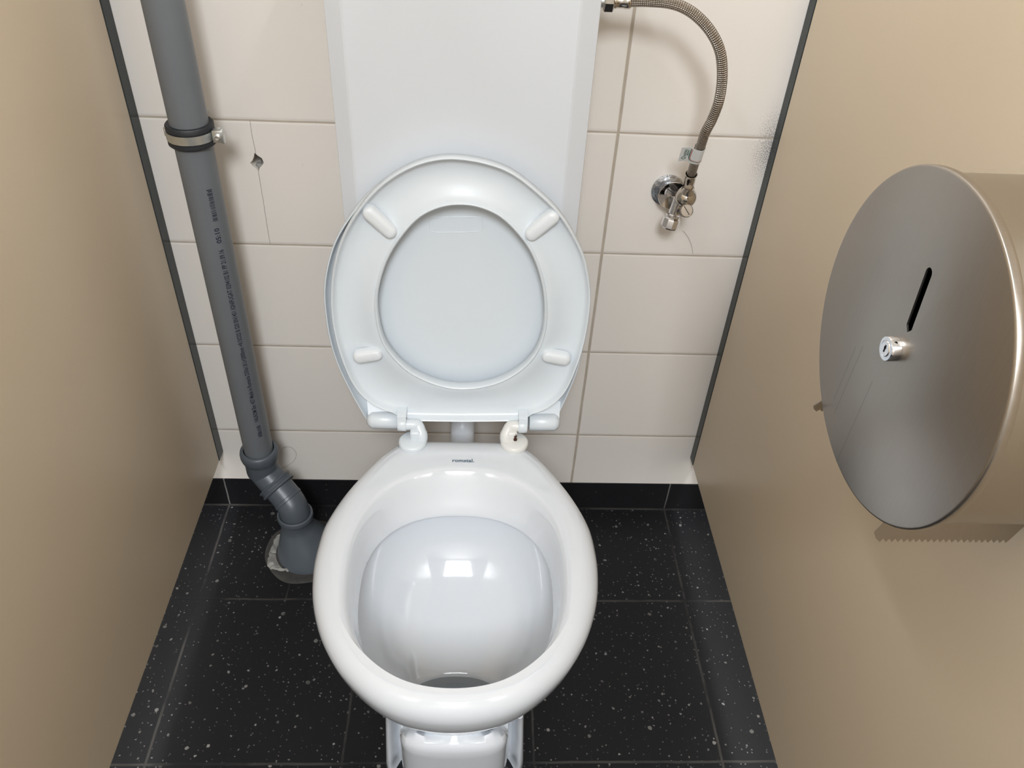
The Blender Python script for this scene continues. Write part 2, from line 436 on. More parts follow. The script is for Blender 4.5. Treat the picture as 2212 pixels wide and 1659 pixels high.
for z, d in ((0.322, 0.013), (0.338, 0.007), (0.352, 0.0035), (0.364, 0.001),
             (0.3745, 0.0), (0.384, 0.0018), (0.3915, 0.0062), (0.3965, 0.012), (0.3992, 0.019), (0.400, 0.027)):
    rings.append(ring2(offset(outer_body if d > 0.012 else outer, d), z))
o_last = rings[-1]; i_first = egg(0.153, -0.281, -0.6455, 0.4)
for t in (0.33, 0.66): rings.append([a.lerp(b, t) for a, b in zip(o_last, i_first)])
rings.append(i_first)
for ax, yb, yf, z in ((0.1475, -0.286, -0.6425, 0.3993), (0.1435, -0.290, -0.6390, 0.3965), (0.1405, -0.2945, -0.6365, 0.391), (0.138, -0.300, -0.6350, 0.383),
                      (0.1355, -0.309, -0.6325, 0.370), (0.133, -0.319, -0.6295, 0.356), (0.1308, -0.3275, -0.627, 0.346), (0.1305, -0.329, -0.6265, 0.3425),
                      (0.1325, -0.327, -0.628, 0.341), (0.140, -0.317, -0.631, 0.3455), (0.149, -0.305, -0.6355, 0.354), (0.154, -0.300, -0.637, 0.352),
                      (0.1555, -0.299, -0.637, 0.338)):
    rings.append(egg(ax, yb, yf, z))
for ax, yb, yf, z, yc, e in ((0.1535, -0.305, -0.631, 0.31, -0.462, 2.33), (0.146, -0.322, -0.620, 0.28, -0.467, 2.3), (0.135, -0.345, -0.609, 0.252, -0.475, 2.27),
                      (0.117, -0.378, -0.600, 0.229, -0.486, 2.24), (0.100, -0.412, -0.593, 0.2135, -0.499, 2.25), (0.0875, -0.437, -0.589, 0.2045, -0.509, 2.35),
                      (0.0790, -0.455, -0.587, 0.1975, -0.518, 2.5), (0.0745, -0.471, -0.585, 0.1905, -0.526, 2.5), (0.0715, -0.485, -0.583, 0.1845, -0.532, 2.3),
                      (0.0680, -0.4965, -0.581, 0.1785, -0.537, 2.1), (0.064, -0.504, -0.577, 0.165, -0.540, 2.0), (0.056, -0.511, -0.570, 0.140, -0.541, 2.0), (0.038, -0.520, -0.562, 0.122, -0.541, 2.0)):
    rings.append(egg(ax, yb, yf, z, e, yc))
bm = bmesh.new(); loft(bm, rings, False, True)
bowl = obj('bowl', bm, 'ceramic', toilet, angle=60)
# water standing in the trap
bm = bmesh.new(); loft(bm, [egg(0.0670, -0.4985, -0.5795, 0.172, 2.05, -0.538), egg(0.0700, -0.4930, -0.5815, 0.1800, 2.15, -0.536)], True, True)
obj('water', bm, 'water', toilet)['label'] = 'clear water in the trap'
# pedestal: rounded middle column with two side flanges
def ped_outline(z):
    """half outline of the foot at height z, from the front centre round to the back"""
    t = max(0, min(1, z/0.30))
    yf = -0.602-0.022*t; cw = 0.0790-0.008*t; fw = 0.1070-0.016*t
    dip = 0.011*(1 if z > 0.07 else 0.35)
    return [(0, yf), (0.035, yf+0.002), (0.058, yf+0.008), (0.071, yf+0.020), (cw, yf+0.042), (cw+0.001, yf+0.066+dip*0.5),
            (cw+0.006, yf+0.070+dip), (fw-0.010, yf+0.052+dip*0.6), (fw-0.003, yf+0.056), (fw, yf+0.068), (fw+0.001, yf+0.10), (fw-0.002, yf+0.16), (fw-0.012, -0.33), (fw-0.020, -0.25), (0.05, -0.215), (0, -0.213)]
rings = []
for z in (0.0, 0.006, 0.03, 0.06, 0.09, 0.12, 0.15, 0.18, 0.198, 0.2085, 0.2145, 0.216):
    h = ped_outline(z); e = 0.004 if z == 0.006 else 0
    if z == 0: h = [(a*0.97, b) for a, b in h]
    if z > 0.2: h = [(a*(1-(0.03 if z < 0.21 else 0.09 if z < 0.215 else 0.19)), b+max(0, -b-0.45)/0.16*(0.003 if z < 0.21 else 0.010 if z < 0.215 else 0.022)*(1+(a/0.075)**2)) for a, b in h]
    c = [(TX-a, b) for a, b in h]+[(TX+a, b) for a, b in reversed(h[1:-1])]
    c = [(v.x, v.y) for v in catmull([(a, b, 0) for a, b in c], 5, True)]
    rings.append([Vector((a, b, z if z < 0.185 else 0.185+(z-0.185)*max(0, min(1, (-b-0.575)/0.02)))) for a, b in c])
bm = bmesh.new(); loft(bm, rings, True, False)
ped = obj('pedestal', bm, 'ceramic', toilet, angle=70)
# printed maker's mark on the rim
bm = text_mesh('romstal.', 0.0125, bold=0.0003)
xs = [v.co.x for v in bm.verts]; wd = max(xs)-min(xs)
for v in bm.verts: v.co = Vector((-0.0163+(v.co.x-min(xs)-wd/2)*0.0325/wd, -0.2738+v.co.y*0.75, 0.4004))
obj('printed_mark', bm, 'logo', toilet, smooth=False)['label'] = 'small slate blue lettering'

# seat and lid stand up: plane through the hinge, local axes X (sideways), S (up along the seat), N (towards the viewer)
H0 = Vector((0, -0.215, 0.43)); DS = Vector((0, 0.08568, 0.99632)); DN = Vector((0, -0.99632, 0.08568))
def SP(x, s, n): return Vector((x, 0, 0))+H0+DS*s+DN*n
seat_pts = [(-0.0296, 0.4088), (0.0091, 0.4035), (0.0421, 0.3913), (0.0764, 0.3662), (0.1051, 0.339), (0.1284, 0.3058), (0.1455, 0.2711), (0.1563, 0.2267), (0.1584, 0.1885), (0.1560, 0.1456), (0.1495, 0.1038), (0.1372, 0.0602), (0.1211, 0.0347), (0.101, 0.0190), (0.0829, 0.0123)]
seat_pts2 = [(-0.1194, 0.0102), (-0.1373, 0.0164), (-0.1605, 0.0317), (-0.1805, 0.0600), (-0.1945, 0.1048), (-0.2016, 0.1484), (-0.2031, 0.1874), (-0.2, 0.225), (-0.1930, 0.2589), (-0.1808, 0.2943), (-0.163, 0.3261), (-0.1413, 0.3548), (-0.1162, 0.3783), (-0.0876, 0.396), (-0.0593, 0.4058)]
arc = catmull([(a, b, 0) for a, b in seat_pts2+seat_pts], 6)
sc_ = [(v.x, v.y) for v in arc] + [(0.0815, 0.006), (0.078, 0.0), (0.046, -0.0015), (-0.018, -0.0035), (-0.080, -0.0038), (-0.1150, -0.0030), (-0.118, 0.004)]
inn = [(-0.0238, 0.3462), (0.0032, 0.3423), (0.0291, 0.3296), (0.0528, 0.306), (0.0701, 0.2816), (0.0838, 0.2486), (0.0919, 0.2143), (0.0949, 0.1784), (0.0925, 0.1499), (0.0842, 0.1233), (0.0678, 0.099), (0.0432, 0.0785), (0.0181, 0.0671), (-0.0127, 0.0613), (-0.0434, 0.0631), (-0.0738, 0.0743), (-0.0987, 0.0908), (-0.1179, 0.1128), (-0.1316, 0.1386), (-0.1374, 0.1697), (-0.1377, 0.2054), (-0.1304, 0.2403), (-0.1186, 0.2712), (-0.1016, 0.299), (-0.0784, 0.3263), (-0.0515, 0.3413)]
inn = [(v.x, v.y) for v in catmull([(a, b, 0) for a, b in inn], 5, True)]
NS = 240; SCX, SCY = -0.0215, 0.20
so = smooth2(polar(sc_, SCX, SCY, NS), 1); si = smooth2(polar(inn, SCX, SCY, NS), 5)
def sring(c, n): return [SP(a, b, n) for a, b in c]
def lerp2(a, b, t): return [(p[0]+(q[0]-p[0])*t, p[1]+(q[1]-p[1])*t) for p, q in zip(a, b)]
inno = offset(si, -0.009)          # ring a little outside the opening
outi = offset(so, 0.0055)
rings = [sring(offset(si, -0.012), -0.021), sring(offset(so, 0.004), -0.021), sring(offset(so, 0.0005), -0.018), sring(so, -0.004), sring(offset(so, 0.0006), -0.0012), sring(offset(so, 0.0017), 0.0),
         sring(offset(so, 0.0030), -0.0006), sring(offset(so, 0.0042), -0.004), sring(offset(so, 0.0060), -0.0085), sring(offset(so, 0.0095), -0.0115)]
mid0 = offset(so, 0.0095)
for t, n in ((0.22, -0.0135), (0.45, -0.0125), (0.65, -0.0095), (0.82, -0.0060), (0.93, -0.0038)):
    rings.append(sring(lerp2(mid0, offset(si, -0.0055), t), n))
rings += [sring(offset(si, -0.0046), -0.0030), sring(offset(si, -0.0036), -0.0008), sring(offset(si, -0.0022), 0.0), sring(offset(si, -0.0007), -0.0008), sring(si, -0.003), sring(offset(si, -0.0004), -0.016), sring(offset(si, -0.004), -0.0205)]
rings.append(rings[0])
bm = bmesh.new(); loft(bm, rings)
for x0, x1 in ((-0.1168, -0.1035), (0.0665, 0.0800)):
    lathe(bm, SP(x0, -0.0040, 0.0045), (1, 0, 0), [(0.0104, 0), (0.0112, 0.001), (0.0112, x1-x0-0.001), (0.0104, x1-x0)], 28)
    c = [SP(x0, -0.004, 0.0125), SP(x1, -0.004, 0.0125), SP(x1, -0.004, -0.019), SP(x0, -0.004, -0.019)]
    d = [v+DS*0.017-DN*(0.0015 if q < 2 else 0) for q, v in enumerate(c)]; e = [v+DS*0.020-DN*(0.0080 if q < 2 else 0) for q, v in enumerate(c)]; loft(bm, [c, d, e], True, True)
seat = obj('seat', bm, 'seat', toilet, angle=50)
def capsule(cx, cs, ang, ln, r, n0, hgt):
    bm = bmesh.new(); rr = []
    ca, sa = math.cos(ang), math.sin(ang)
    for q, hh in ((1.06, 0), (1.02, 0.35), (0.93, 0.68), (0.75, 0.88), (0.48, 0.98), (0.15, 1.0)):
        ring = []
        for k in range(40):
            a = 2*PI*k/40; lx = (ln/2-r)*(1 if math.cos(a) >= 0 else -1)+r*q*math.cos(a); ly = r*q*math.sin(a)
            ring.append(SP(cx+lx*ca-ly*sa, cs+lx*sa+ly*ca, n0+hgt*hh))
        rr.append(ring)
    loft(bm, rr, True, True); return bm
for cx, cs, ax_, as_, ln in ((-0.1289, 0.3185, 0.0341, -0.0337, 0.054), (0.0824, 0.3204, 0.0339, 0.0315, 0.054), (-0.1565, 0.1125, 0.0392, 0.0080, 0.044), (0.1165, 0.1155, 0.0396, -0.0085, 0.044)):
    b = obj('bumper', capsule(cx, cs, math.atan2(as_, ax_), ln, 0.0098, -0.0095, 0.0130), 'bumper', seat)

# the lid stands behind the seat, leaning a little to the left
lh = [(0.0, 0.3975), (0.042, 0.3920), (0.079, 0.374), (0.112, 0.3483), (0.1395, 0.3165), (0.1625, 0.2814), (0.178, 0.2426), (0.1868, 0.2052), (0.1895, 0.1662), (0.1885, 0.1231), (0.1815, 0.0782), (0.1680, 0.0314), (0.1545, -0.0076), (0.1445, -0.0330)]
lp = catmull([(a, b, 0) for a, b in lh], 6)
ltilt = lambda a, s: a-0.0195-0.040*s
lc = [(ltilt(-v.x, v.y), v.y) for v in lp]+[(ltilt(-0.138, -0.036), -0.036), (ltilt(-0.101, -0.036), -0.036), (ltilt(-0.100, 0.004), 0.004), (ltilt(0.100, 0.004), 0.004), (ltilt(0.101, -0.036), -0.036), (ltilt(0.138, -0.036), -0.036)]+[(ltilt(v.x, v.y), v.y) for v in reversed(lp[1:])]
lc = [(a if a < -0.03 or b < -0.03 else a-0.006, b) for a, b in lc]
lo = polar(lc, -0.028, 0.19, NS); lo = smooth2(lo, 1)
lin = polar(offset(lo, 0.014), -0.028, 0.19, NS)
LB = -0.045
c0 = (-0.028, 0.19)
def shrink(c, t): return [(c0[0]+(a-c0[0])*t, c0[1]+(b-c0[1])*t) for a, b in c]
rings = [sring(offset(lo, 0.010), LB), sring(offset(lo, 0.003), LB+0.003), sring(lo, LB+0.009),
         sring(lo, -0.0242), sring(offset(lo, 0.0008), -0.0228), sring(offset(lo, 0.0022), -0.0228), sring(offset(lo, 0.0030), -0.0242), sring(offset(lo, 0.0040), -0.032), sring(offset(lo, 0.012), -0.0385),
         sring(shrink(offset(lo, 0.012), 0.85), -0.0385)]
bm = bmesh.new(); loft(bm, rings, True, True)
for x0, x1, sg in ((-0.1665, -0.1185, 1), (0.0845, 0.1325, -1)):
    a, b = (x0, x1) if sg > 0 else (x1, x0); L = abs(x1-x0)
    lathe(bm, SP(a, -0.0125 if sg > 0 else -0.0115, -0.0165), (1 if sg > 0 else -1, 0, 0), [(0.006, 0.000), (0.0115, 0.0035), (0.0145, 0.009), (0.0145, L-0.0012), (0.0135, L)], 36)
    # web joining the barrel to the lid
    c = [SP(x0+0.004, -0.012, -0.008), SP(x1-0.002, -0.012, -0.008), SP(x1-0.002, -0.012, -0.036), SP(x0+0.004, -0.012, -0.036)]
    d = [SP(x0-0.004*sg*0, 0.030, -0.030), SP(x1, 0.018, -0.030), SP(x1, 0.018, -0.042), SP(x0, 0.030, -0.042)]
    loft(bm, [c, d], True, True)
lid = obj('lid', bm, 'seat', toilet, angle=45)
# faint moulded frame inside the lid
bm = bmesh.new(); pts = []
for k in range(48):
    a = 2*PI*k/48; cx, cy = math.cos(a), math.sin(a)
    pts.append((-0.031+0.036*(abs(cx)**0.35)*(1 if cx > 0 else -1)+0.0, 0.3035+0.011*(abs(cy)**0.35)*(1 if cy > 0 else -1)))
rot = 0.045
pts = [(-0.031+(a+0.031)*math.cos(rot)-(b-0.3035)*math.sin(rot), 0.3035+(a+0.031)*math.sin(rot)+(b-0.3035)*math.cos(rot)) for a, b in pts]
tube(bm, [SP(a, b, -0.0385) for a, b in pts]+[SP(*pts[0], -0.0385)], 0.0006, 8)
f_ = obj('moulded_frame', bm, 'seat', lid)

# hinges: a round cap on the rim with an elbow that turns outwards into the seat lug
def hinge(cx, cy, s, mat, holed):
    bm = bmesh.new()
    lathe(bm, (cx, cy, 0.399), (0, 0, 1), [(0.0208, 0), (0.0214, 0.002), (0.0214, 0.006), (0.0202, 0.0085), (0.0175, 0.0098), (0.001, 0.0102)], 48)
    px = cx+s*0.0120; pz = 0.4262; py = -0.2205
    path = catmull([(px, cy+0.004, 0.400), (px+s*0.001, cy+0.006, 0.413), (px-s*0.0045, py, 0.4238), (px-s*0.011, py, pz), (px-s*0.0225, py, pz)], 6)
    tube(bm, path, [0.0095]*8+[0.0088]*(len(path)-8), 24)
    # web between elbow and cap
    box(bm, min(cx-s*0.004, px), max(cx-s*0.004, px), cy-0.002, cy+0.011, 0.405, 0.4240, 0.004, 3)
    h = obj('hinge', bm, mat, toilet)
    if holed:
        h['label'] = 'yellowed hinge with a small rusty break'
        b2 = bmesh.new()
        base = [(-0.0025, 0.000), (-0.0010, 0.0035), (-0.0022, 0.0062), (0.0002, 0.0058), (0.0004, 0.0095), (0.0024, 0.0072), (0.0026, 0.0040), (0.0012, 0.0030), (0.0034, 0.0005), (0.0030, -0.0030), (0.0010, -0.0068), (-0.0018, -0.0040)]
        prism(b2, base, 0.0, 0.0004, lambda a, b, hh: Vector((0.0618+a, cy-0.0023-hh, 0.4135+b)))
        r_ = obj('rust_mark', b2, 'rust', h, smooth=False)
hinge(-0.0940, -0.2355, 1, 'seat', False)
hinge(0.0612, -0.2335, -1, 'cream_plastic', True)

# ------------------------------------------------------------------ cistern with its flush pipe
cis = thing('cistern', 'white plastic wall-hung cistern behind the raised toilet lid', 'cistern', (-0.024, -0.06, 0.64))
def cis_outline(g=0.0):
    xl, xr = -0.1869-g, 0.1387+g
    return [(xl, -0.0006), (xl, -0.115-g), (xl+0.001, -0.119-g), (xl+0.0205, -0.1292-g), (xl+0.0235, -0.1300-g), (xr-0.0265, -0.1300-g), (xr-0.0235, -0.1292-g), (xr-0.001, -0.119-g), (xr, -0.115-g), (xr, -0.0006)]
bm = bmesh.new(); R = []
for z, d in ((0.640, 0.012), (0.643, 0.004), (0.650, 0.0), (1.06, 0.0)):
    o = cis_outline(); R.append([Vector((a*(1)+(0.024+a)*(-d/0.16), b+(d if b < -0.01 else 0), z)) for a, b in o])
loft(bm, R, True, True); obj('tank', bm, 'cistern', cis, angle=8)
bm = bmesh.new(); R = []
for z, g in ((1.0601, 0.0), (1.0601, 0.004), (1.088, 0.004), (1.098, -0.004), (1.100, -0.014)):
    R.append([Vector((a, b, z)) for a, b in cis_outline(g)])
loft(bm, R, True, True); obj('tank_cover', bm, 'cistern', cis, angle=30)
bm = bmesh.new(); lathe(bm, (-0.024, -0.065, 1.1), (0, 0, 1), [(0.026, 0), (0.026, 0.004), (0.020, 0.007), (0.001, 0.007)], 40)
obj('flush_button', bm, 'bright_chrome', cis)
bm = bmesh.new()
fx = -0.0203
tube(bm, catmull([(fx, -0.078, 0.64), (fx, -0.078, 0.50), (fx, -0.078, 0.40), (fx, -0.081, 0.345), (fx, -0.105, 0.305), (fx, -0.15, 0.295), (fx, -0.225, 0.295)], 6), 0.0205, 32)
lathe(bm, (fx, -0.078, 0.303), (0, 0, 1), [(0.0215, -0.012), (0.0222, -0.006), (0.0222, 0.004), (0.0205, 0.008)], 32)
obj('flush_pipe', bm, 'cistern', cis)
bm = bmesh.new()
lathe(bm, (0.1387, -0.075, 0.9990), (1, 0, 0), [(0.012, 0), (0.012, 0.0035), (0.008, 0.0035), (0.008, 0.010)], 28)
obj('inlet_bush', bm, 'zinc', cis)

# ------------------------------------------------------------------ braided supply hose
hose = thing('supply_hose', 'braided steel water hose curving from the cistern to the valve on the tiled wall', 'hose', (0.30, -0.06, 0.77))
hp = [(0.178, -0.078, 1.0008), (0.197, -0.085, 1.0035), (0.225, -0.095, 1.0047), (0.247, -0.10, 0.999), (0.267, -0.105, 0.9867), (0.2822, -0.11, 0.9715), (0.2934, -0.11, 0.9539), (0.2995, -0.11, 0.9362),
      (0.3033, -0.11, 0.9157), (0.3041, -0.11, 0.8927), (0.302, -0.105, 0.869), (0.2979, -0.10, 0.8486), (0.2985, -0.0905, 0.8278), (0.3005, -0.072, 0.7965), (0.3025, -0.058, 0.7700)]
bm = bmesh.new(); tube(bm, catmull(hp, 8), 0.0067, 20, uv=True); obj('braid', bm, 'braid', hose, angle=180)
bm = bmesh.new()
lathe(bm, (0.1465, -0.075, 0.9990), (1, 0, 0), [(0.0105, 0), (0.0125, 0.0015), (0.0125, 0.0115), (0.0105, 0.013)], poly=6)
obj('union_nut', bm, 'chrome', hose, angle=20)
bm = bmesh.new()
lathe(bm, (0.1590, -0.0755, 0.9992), (1, -0.1, 0.06), [(0.0085, 0), (0.0085, 0.003), (0.0078, 0.004), (0.0078, 0.012), (0.0086, 0.015), (0.0086, 0.020), (0.0072, 0.022)], 28)
obj('ferrule', bm, 'chrome', hose)
bm = bmesh.new()
lathe(bm, (0.3042, -0.0500, 0.7475), Vector((0.3025, -0.058, 0.770))-Vector((0.3042, -0.050, 0.7475)), [(0.0068, 0), (0.0078, 0.002), (0.0078, 0.017), (0.0087, 0.0225), (0.0093, 0.0245), (0.0082, 0.0245), (0.0075, 0.0205)], 28, cap1=False)
obj('ferrule', bm, 'chrome', hose)
# paper flag wrapped round the hose
bm = bmesh.new()
T0, T1 = Vector((0.2984, -0.0885, 0.8240)), Vector((0.3003, -0.0740, 0.7990))
ax = (T0-T1).normalized(); sd = Vector((-1, 0, 0)); sd = (sd-ax*sd.dot(ax)).normalized(); nf = ax.cross(sd); nf = nf if nf.y < 0 else -nf
hl = (T0-T1).length
def LP(a, b, h=0.0):
    """a: distance left from the hose axis, b: 0..hl up the label, h: lift; wraps round the hose for a < 0"""
    p = T1+ax*b
    if a >= 0: return p+sd*a+nf*(0.0071*max(0, 1-a/0.012)**0.5*1.0+h) if a < 0.012 else p+sd*a+nf*(h)
    th = -a/0.0073
    return p+nf*(0.0073+h)*math.cos(th)-sd*(0.0073+h)*math.sin(th)
cols = [-0.030+0.002*i for i in range(15)]+[0, 0.001, 0.002, 0.004, 0.006, 0.008, 0.010, 0.012, 0.016, 0.020, 0.0235, 0.0245]
r0 = []; r1 = []
for k, a in enumerate(cols):
    e = 0.0012 if k == len(cols)-1 else 0
    r0.append(LP(a, -0.001+e-0.08*max(a, 0), 0.0002)); r1.append(LP(a, hl-e-0.04*max(a, 0), 0.0002))
r0b = [v-nf*0.0003 for v in r0]; r1b = [v-nf*0.0003 for v in r1]
loft(bm, [r0, r1, r1b, r0b, r0], closed=False)
lab = obj('paper_label', bm, 'paper', hose); lab['label'] = 'white paper flag with green and red print'
def on_label(name, bm, mat):
    o = obj(name, bm, mat, lab, smooth=False); return o
def label_line(off, mat):
    pts = [(0.0100+off, hl-0.0015), (0.0104+off, 0.015), (0.0104+off, 0.0085-off), (0.0095+off*0.7, 0.0058-off*1.2), (0.0070, 0.0050-off*1.4), (0.0035, 0.0050-off*1.4), (-0.002, 0.0050-off*1.4), (-0.008, 0.0050-off*1.4)]
    b = bmesh.new(); c = catmull([(p[0], p[1], 0) for p in pts], 4)
    A = [LP(v.x+0.00035, v.y-0.00035, 0.0005) for v in c]; B = [LP(v.x-0.00035, v.y+0.00035, 0.0005) for v in c]
    loft(b, [A, B], closed=False); on_label('printed_line', b, mat)
label_line(0.0, 'red'); label_line(0.0013, 'green')
for s_, sz, a0, b0 in (('FLEXITALY', 0.0052, 0.0158, 0.0095), ('MADE IN ITALY', 0.0022, 0.0133, 0.0105)):
    b = text_mesh(s_, sz, bold=0.00012); xs = [v.co.x for v in b.verts]; wd = max(xs); L = 0.0155 if sz > 0.003 else 0.0125
    for v in b.verts: v.co = LP(a0+v.co.y*0.95, b0+v.co.x/wd*L, 0.0005)
    on_label('printed_lettering', b, 'green')
b = bmesh.new(); lathe(b, LP(0.0183, 0.0052, 0.0004), nf, [(0.0030, 0), (0.0030, 0.0001), (0.0021, 0.0001), (0.0021, 0)], 28, False, False)
on_label('printed_ring', b, 'green')

# ------------------------------------------------------------------ angle valve
val = thing('angle_valve', 'chrome angle valve on the wall tile at the lower end of the braided hose', 'valve', (0.292, 0, 0.725))
bm = bmesh.new(); lathe(bm, (0.2872, -0.0002, 0.7175), (0, -1, 0), [(0.0230, 0), (0.0250, 0.001), (0.0250, 0.003), (0.0215, 0.0045), (0.016, 0.0048)], 48)
obj('backing_disc', bm, 'foil', val)['label'] = 'wrinkled foil backing disc'
bm = bmesh.new(); lathe(bm, (0.2905, -0.004, 0.7195), (0, -1, 0), [(0.0100, 0), (0.0140, 0.003), (0.0190, 0.013), (0.0213, 0.018), (0.0220, 0.0200), (0.0213, 0.0210), (0.0185, 0.0175), (0.0105, 0.0100), (0.0105, 0.006)], 48)
obj('flange_cup', bm, 'bright_chrome', val)
bm = bmesh.new()
lathe(bm, (0.2935, -0.010, 0.7235), (0.18, -1, 0.15), [(0.0088, 0), (0.0088, 0.026), (0.0098, 0.028), (0.0098, 0.038)], 32)
R = [(0.0160*math.sin(PI*i/16), -0.0160*math.cos(PI*i/16)) for i in range(17)]
lathe(bm, (0.3040, -0.0470, 0.7290), (-0.25, -1, 0), [(0.0005, -0.0159)]+[(r, h) for r, h in R[2:-1]], 36)
lathe(bm, (0.3035, -0.0500, 0.7330), (0.05, -0.3, 1), [(0.0098, 0), (0.0098, 0.010), (0.0080, 0.013), (0.0080, 0.016)], 32)
obj('valve_body', bm, 'chrome', val)
bm = bmesh.new()
dn = (-0.18, -0.10, -1)
lathe(bm, (0.2960, -0.0430, 0.7270), dn, [(0.0088, 0), (0.0082, 0.016), (0.0080, 0.026), (0.0105, 0.0275), (0.0105, 0.031)], 32)
obj('side_outlet', bm, 'bright_chrome', val)
bm = bmesh.new()
lathe(bm, (0.2905, -0.0465, 0.6965), dn, [(0.0105, 0), (0.0128, 0.002), (0.0135, 0.004), (0.0135, 0.0155), (0.0120, 0.0175), (0.0085, 0.0175), (0.0085, 0.006)], poly=10)
obj('hexagon_cap', bm, 'bright_chrome', val, angle=20)
bm = bmesh.new()
sd_ = Vector((0.10, -1, 0.55)).normalized()
lathe(bm, Vector((0.3025, -0.0600, 0.7135)), sd_, [(0.0085, -0.012), (0.0088, 0.004), (0.0098, 0.006), (0.0098, 0.0105), (0.0092, 0.0112), (0.0085, 0.0104), (0.0005, 0.0104)], 40)
sc = obj('regulating_screw', bm, 'chrome', val)
bm = bmesh.new(); u_, v_, _ = frame(sd_); cc = Vector((0.3025, -0.0600, 0.7135))+sd_*0.0105
dd = (u_*0.75+v_*0.66).normalized(); ee = sd_.cross(dd)
if dd.z < 0: dd = -dd
dd = Vector((-0.55, 0.2, 0.8)); dd = (dd-sd_*dd.dot(sd_)).normalized(); ee = sd_.cross(dd)
loft(bm, [[cc+dd*a*0.0075+ee*b*0.0005 for a, b in ((-1, -1), (1, -1), (1, 1), (-1, 1))], [cc+sd_*0.0002+dd*a*0.0075+ee*b*0.0005 for a, b in ((-1, -1), (1, -1), (1, 1), (-1, 1))]], True, True)
q = obj('screw_slot', bm, 'black', sc, smooth=False)

# ------------------------------------------------------------------ grey drain pipe
PX, PY, PR = -0.3865, -0.075, 0.0252
dp = thing('drain_pipe', 'grey plastic drain pipe standing against the wall between the left partition and toilet', 'pipe', (PX, PY, 0))
bm = bmesh.new(); lathe(bm, (PX, PY, 0.185), (0, 0, 1), [(PR, 0), (PR, 2.4)], 64); obj('pipe_length', bm, 'pipe', dp)
bm = bmesh.new()
lathe(bm, (PX, PY, 0.0), (0, 0, 1), [(0.0285, 0.172), (0.0290, 0.176), (0.0290, 0.1995), (0.0295, 0.2035), (0.0325, 0.2080), (0.0340, 0.2150), (0.0340, 0.2215), (0.0325, 0.2270), (0.0300, 0.2290), (0.0272, 0.2290), (0.0262, 0.2250), (0.0262, 0.19)], 56, True, False)
e1 = Vector((PX, PY, 0.188)); e2 = Vector((-0.3830, -0.0775, 0.172)); e3 = Vector((-0.3655, -0.0895, 0.155)); dirn = (Vector((-0.3460, -0.1030, 0.1385))-e3).normalized()
tube(bm, catmull([e1, e2, e3, e3+dirn*0.012], 6), 0.0270, 48)
obj('upper_elbow', bm, 'pipe_dark', dp)
bm = bmesh.new()
lathe(bm, e3-dirn*0.002, dirn, [(0.0275, 0), (0.0335, 0.001), (0.0340, 0.003), (0.0320, 0.005), (0.0312, 0.009), (0.0335, 0.0115), (0.0338, 0.014), (0.0318, 0.0155), (0.0275, 0.016)], 56)
a0 = e3+dirn*0.010; b0 = Vector((-0.3400, -0.1085, 0.132)); c0_ = Vector((-0.3305, -0.1175, 0.118)); d0 = Vector((-0.3290, -0.1195, 0.090))
tube(bm, catmull([a0, b0, c0_, d0], 8), 0.0272, 48)
lathe(bm, b0-dirn*0.004, dirn, [(0.0272, 0), (0.0282, 0.001), (0.0282, 0.006), (0.0272, 0.007)], 48)
obj('lower_elbow', bm, 'pipe_dark', dp)
bm = bmesh.new()
cc = Vector((-0.3288, -0.1200, 0))
def ecc(z, r, tx, ty, n=64): return [Vector((cc.x+tx+r*math.cos(2*PI*i/n), cc.y+ty+r*math.sin(2*PI*i/n), z)) for i in range(n)]
R = [ecc(0.093, 0.0262, 0, 0), ecc(0.107, 0.0275, 0, 0), ecc(0.1085, 0.0295, 0, 0), ecc(0.1070, 0.0322, 0, 0), ecc(0.1015, 0.0332, 0, 0), ecc(0.0970, 0.0322, 0, 0), ecc(0.0945, 0.0300, 0, 0), ecc(0.0920, 0.0292, 0, 0), ecc(0.074, 0.0290, 0, 0), ecc(0.071, 0.0302, 0.001, 0),
     ecc(0.0655, 0.0320, 0.0015, 0.0), ecc(0.050, 0.0405, 0.006, 0.0), ecc(0.028, 0.0500, 0.0105, 0.0), ecc(0.010, 0.0572, 0.0135, 0.0), ecc(0.004, 0.0588, 0.014, 0), ecc(-0.010, 0.0590, 0.014, 0)]
loft(bm, R, True, True); obj('reducer_cone', bm, 'pipe_dark', dp)
# print running up the pipe
def pipe_print(s, z0, z1, size, ang=0.52, bold=0.0):
    b = text_mesh(s, size, bold); xs = [v.co.x for v in b.verts]; x0, x1 = min(xs), max(xs)
    # letters run upwards, their tops to the left; cut the glyphs into strips so that they follow the curve
    for q in range(1, 12):
        bmesh.ops.bisect_plane(b, geom=b.verts[:]+b.edges[:]+b.faces[:], plane_co=(0, -0.002+q*0.001, 0), plane_no=(0, 1, 0))
    for v in b.verts:
        th = ang-(v.co.y)/PR; r = PR+0.00015; z = z0+(v.co.x-x0)/(x1-x0)*(z1-z0)
        v.co = Vector((PX+r*math.sin(th), PY-r*math.cos(th), z))
    return b
P0, P1 = 0.318, 0.655
bm = bmesh.new()
obj('printed_text', pipe_print('VALROM Em: 427 Made in Romania D50x1.8 L=2000mm +R1SO2S B S20 EN1451 IGNIFUGAT 0294102 B1 PP 21.09.16', 0.312, 0.648, 0.0100, 0.74, 0.00022), 'ink', dp, smooth=False)['label'] = 'dark blue printed text'
obj('printed_text', pipe_print('05:10', 0.659, 0.683, 0.0100, 0.74, 0.00022), 'ink', dp, smooth=False)
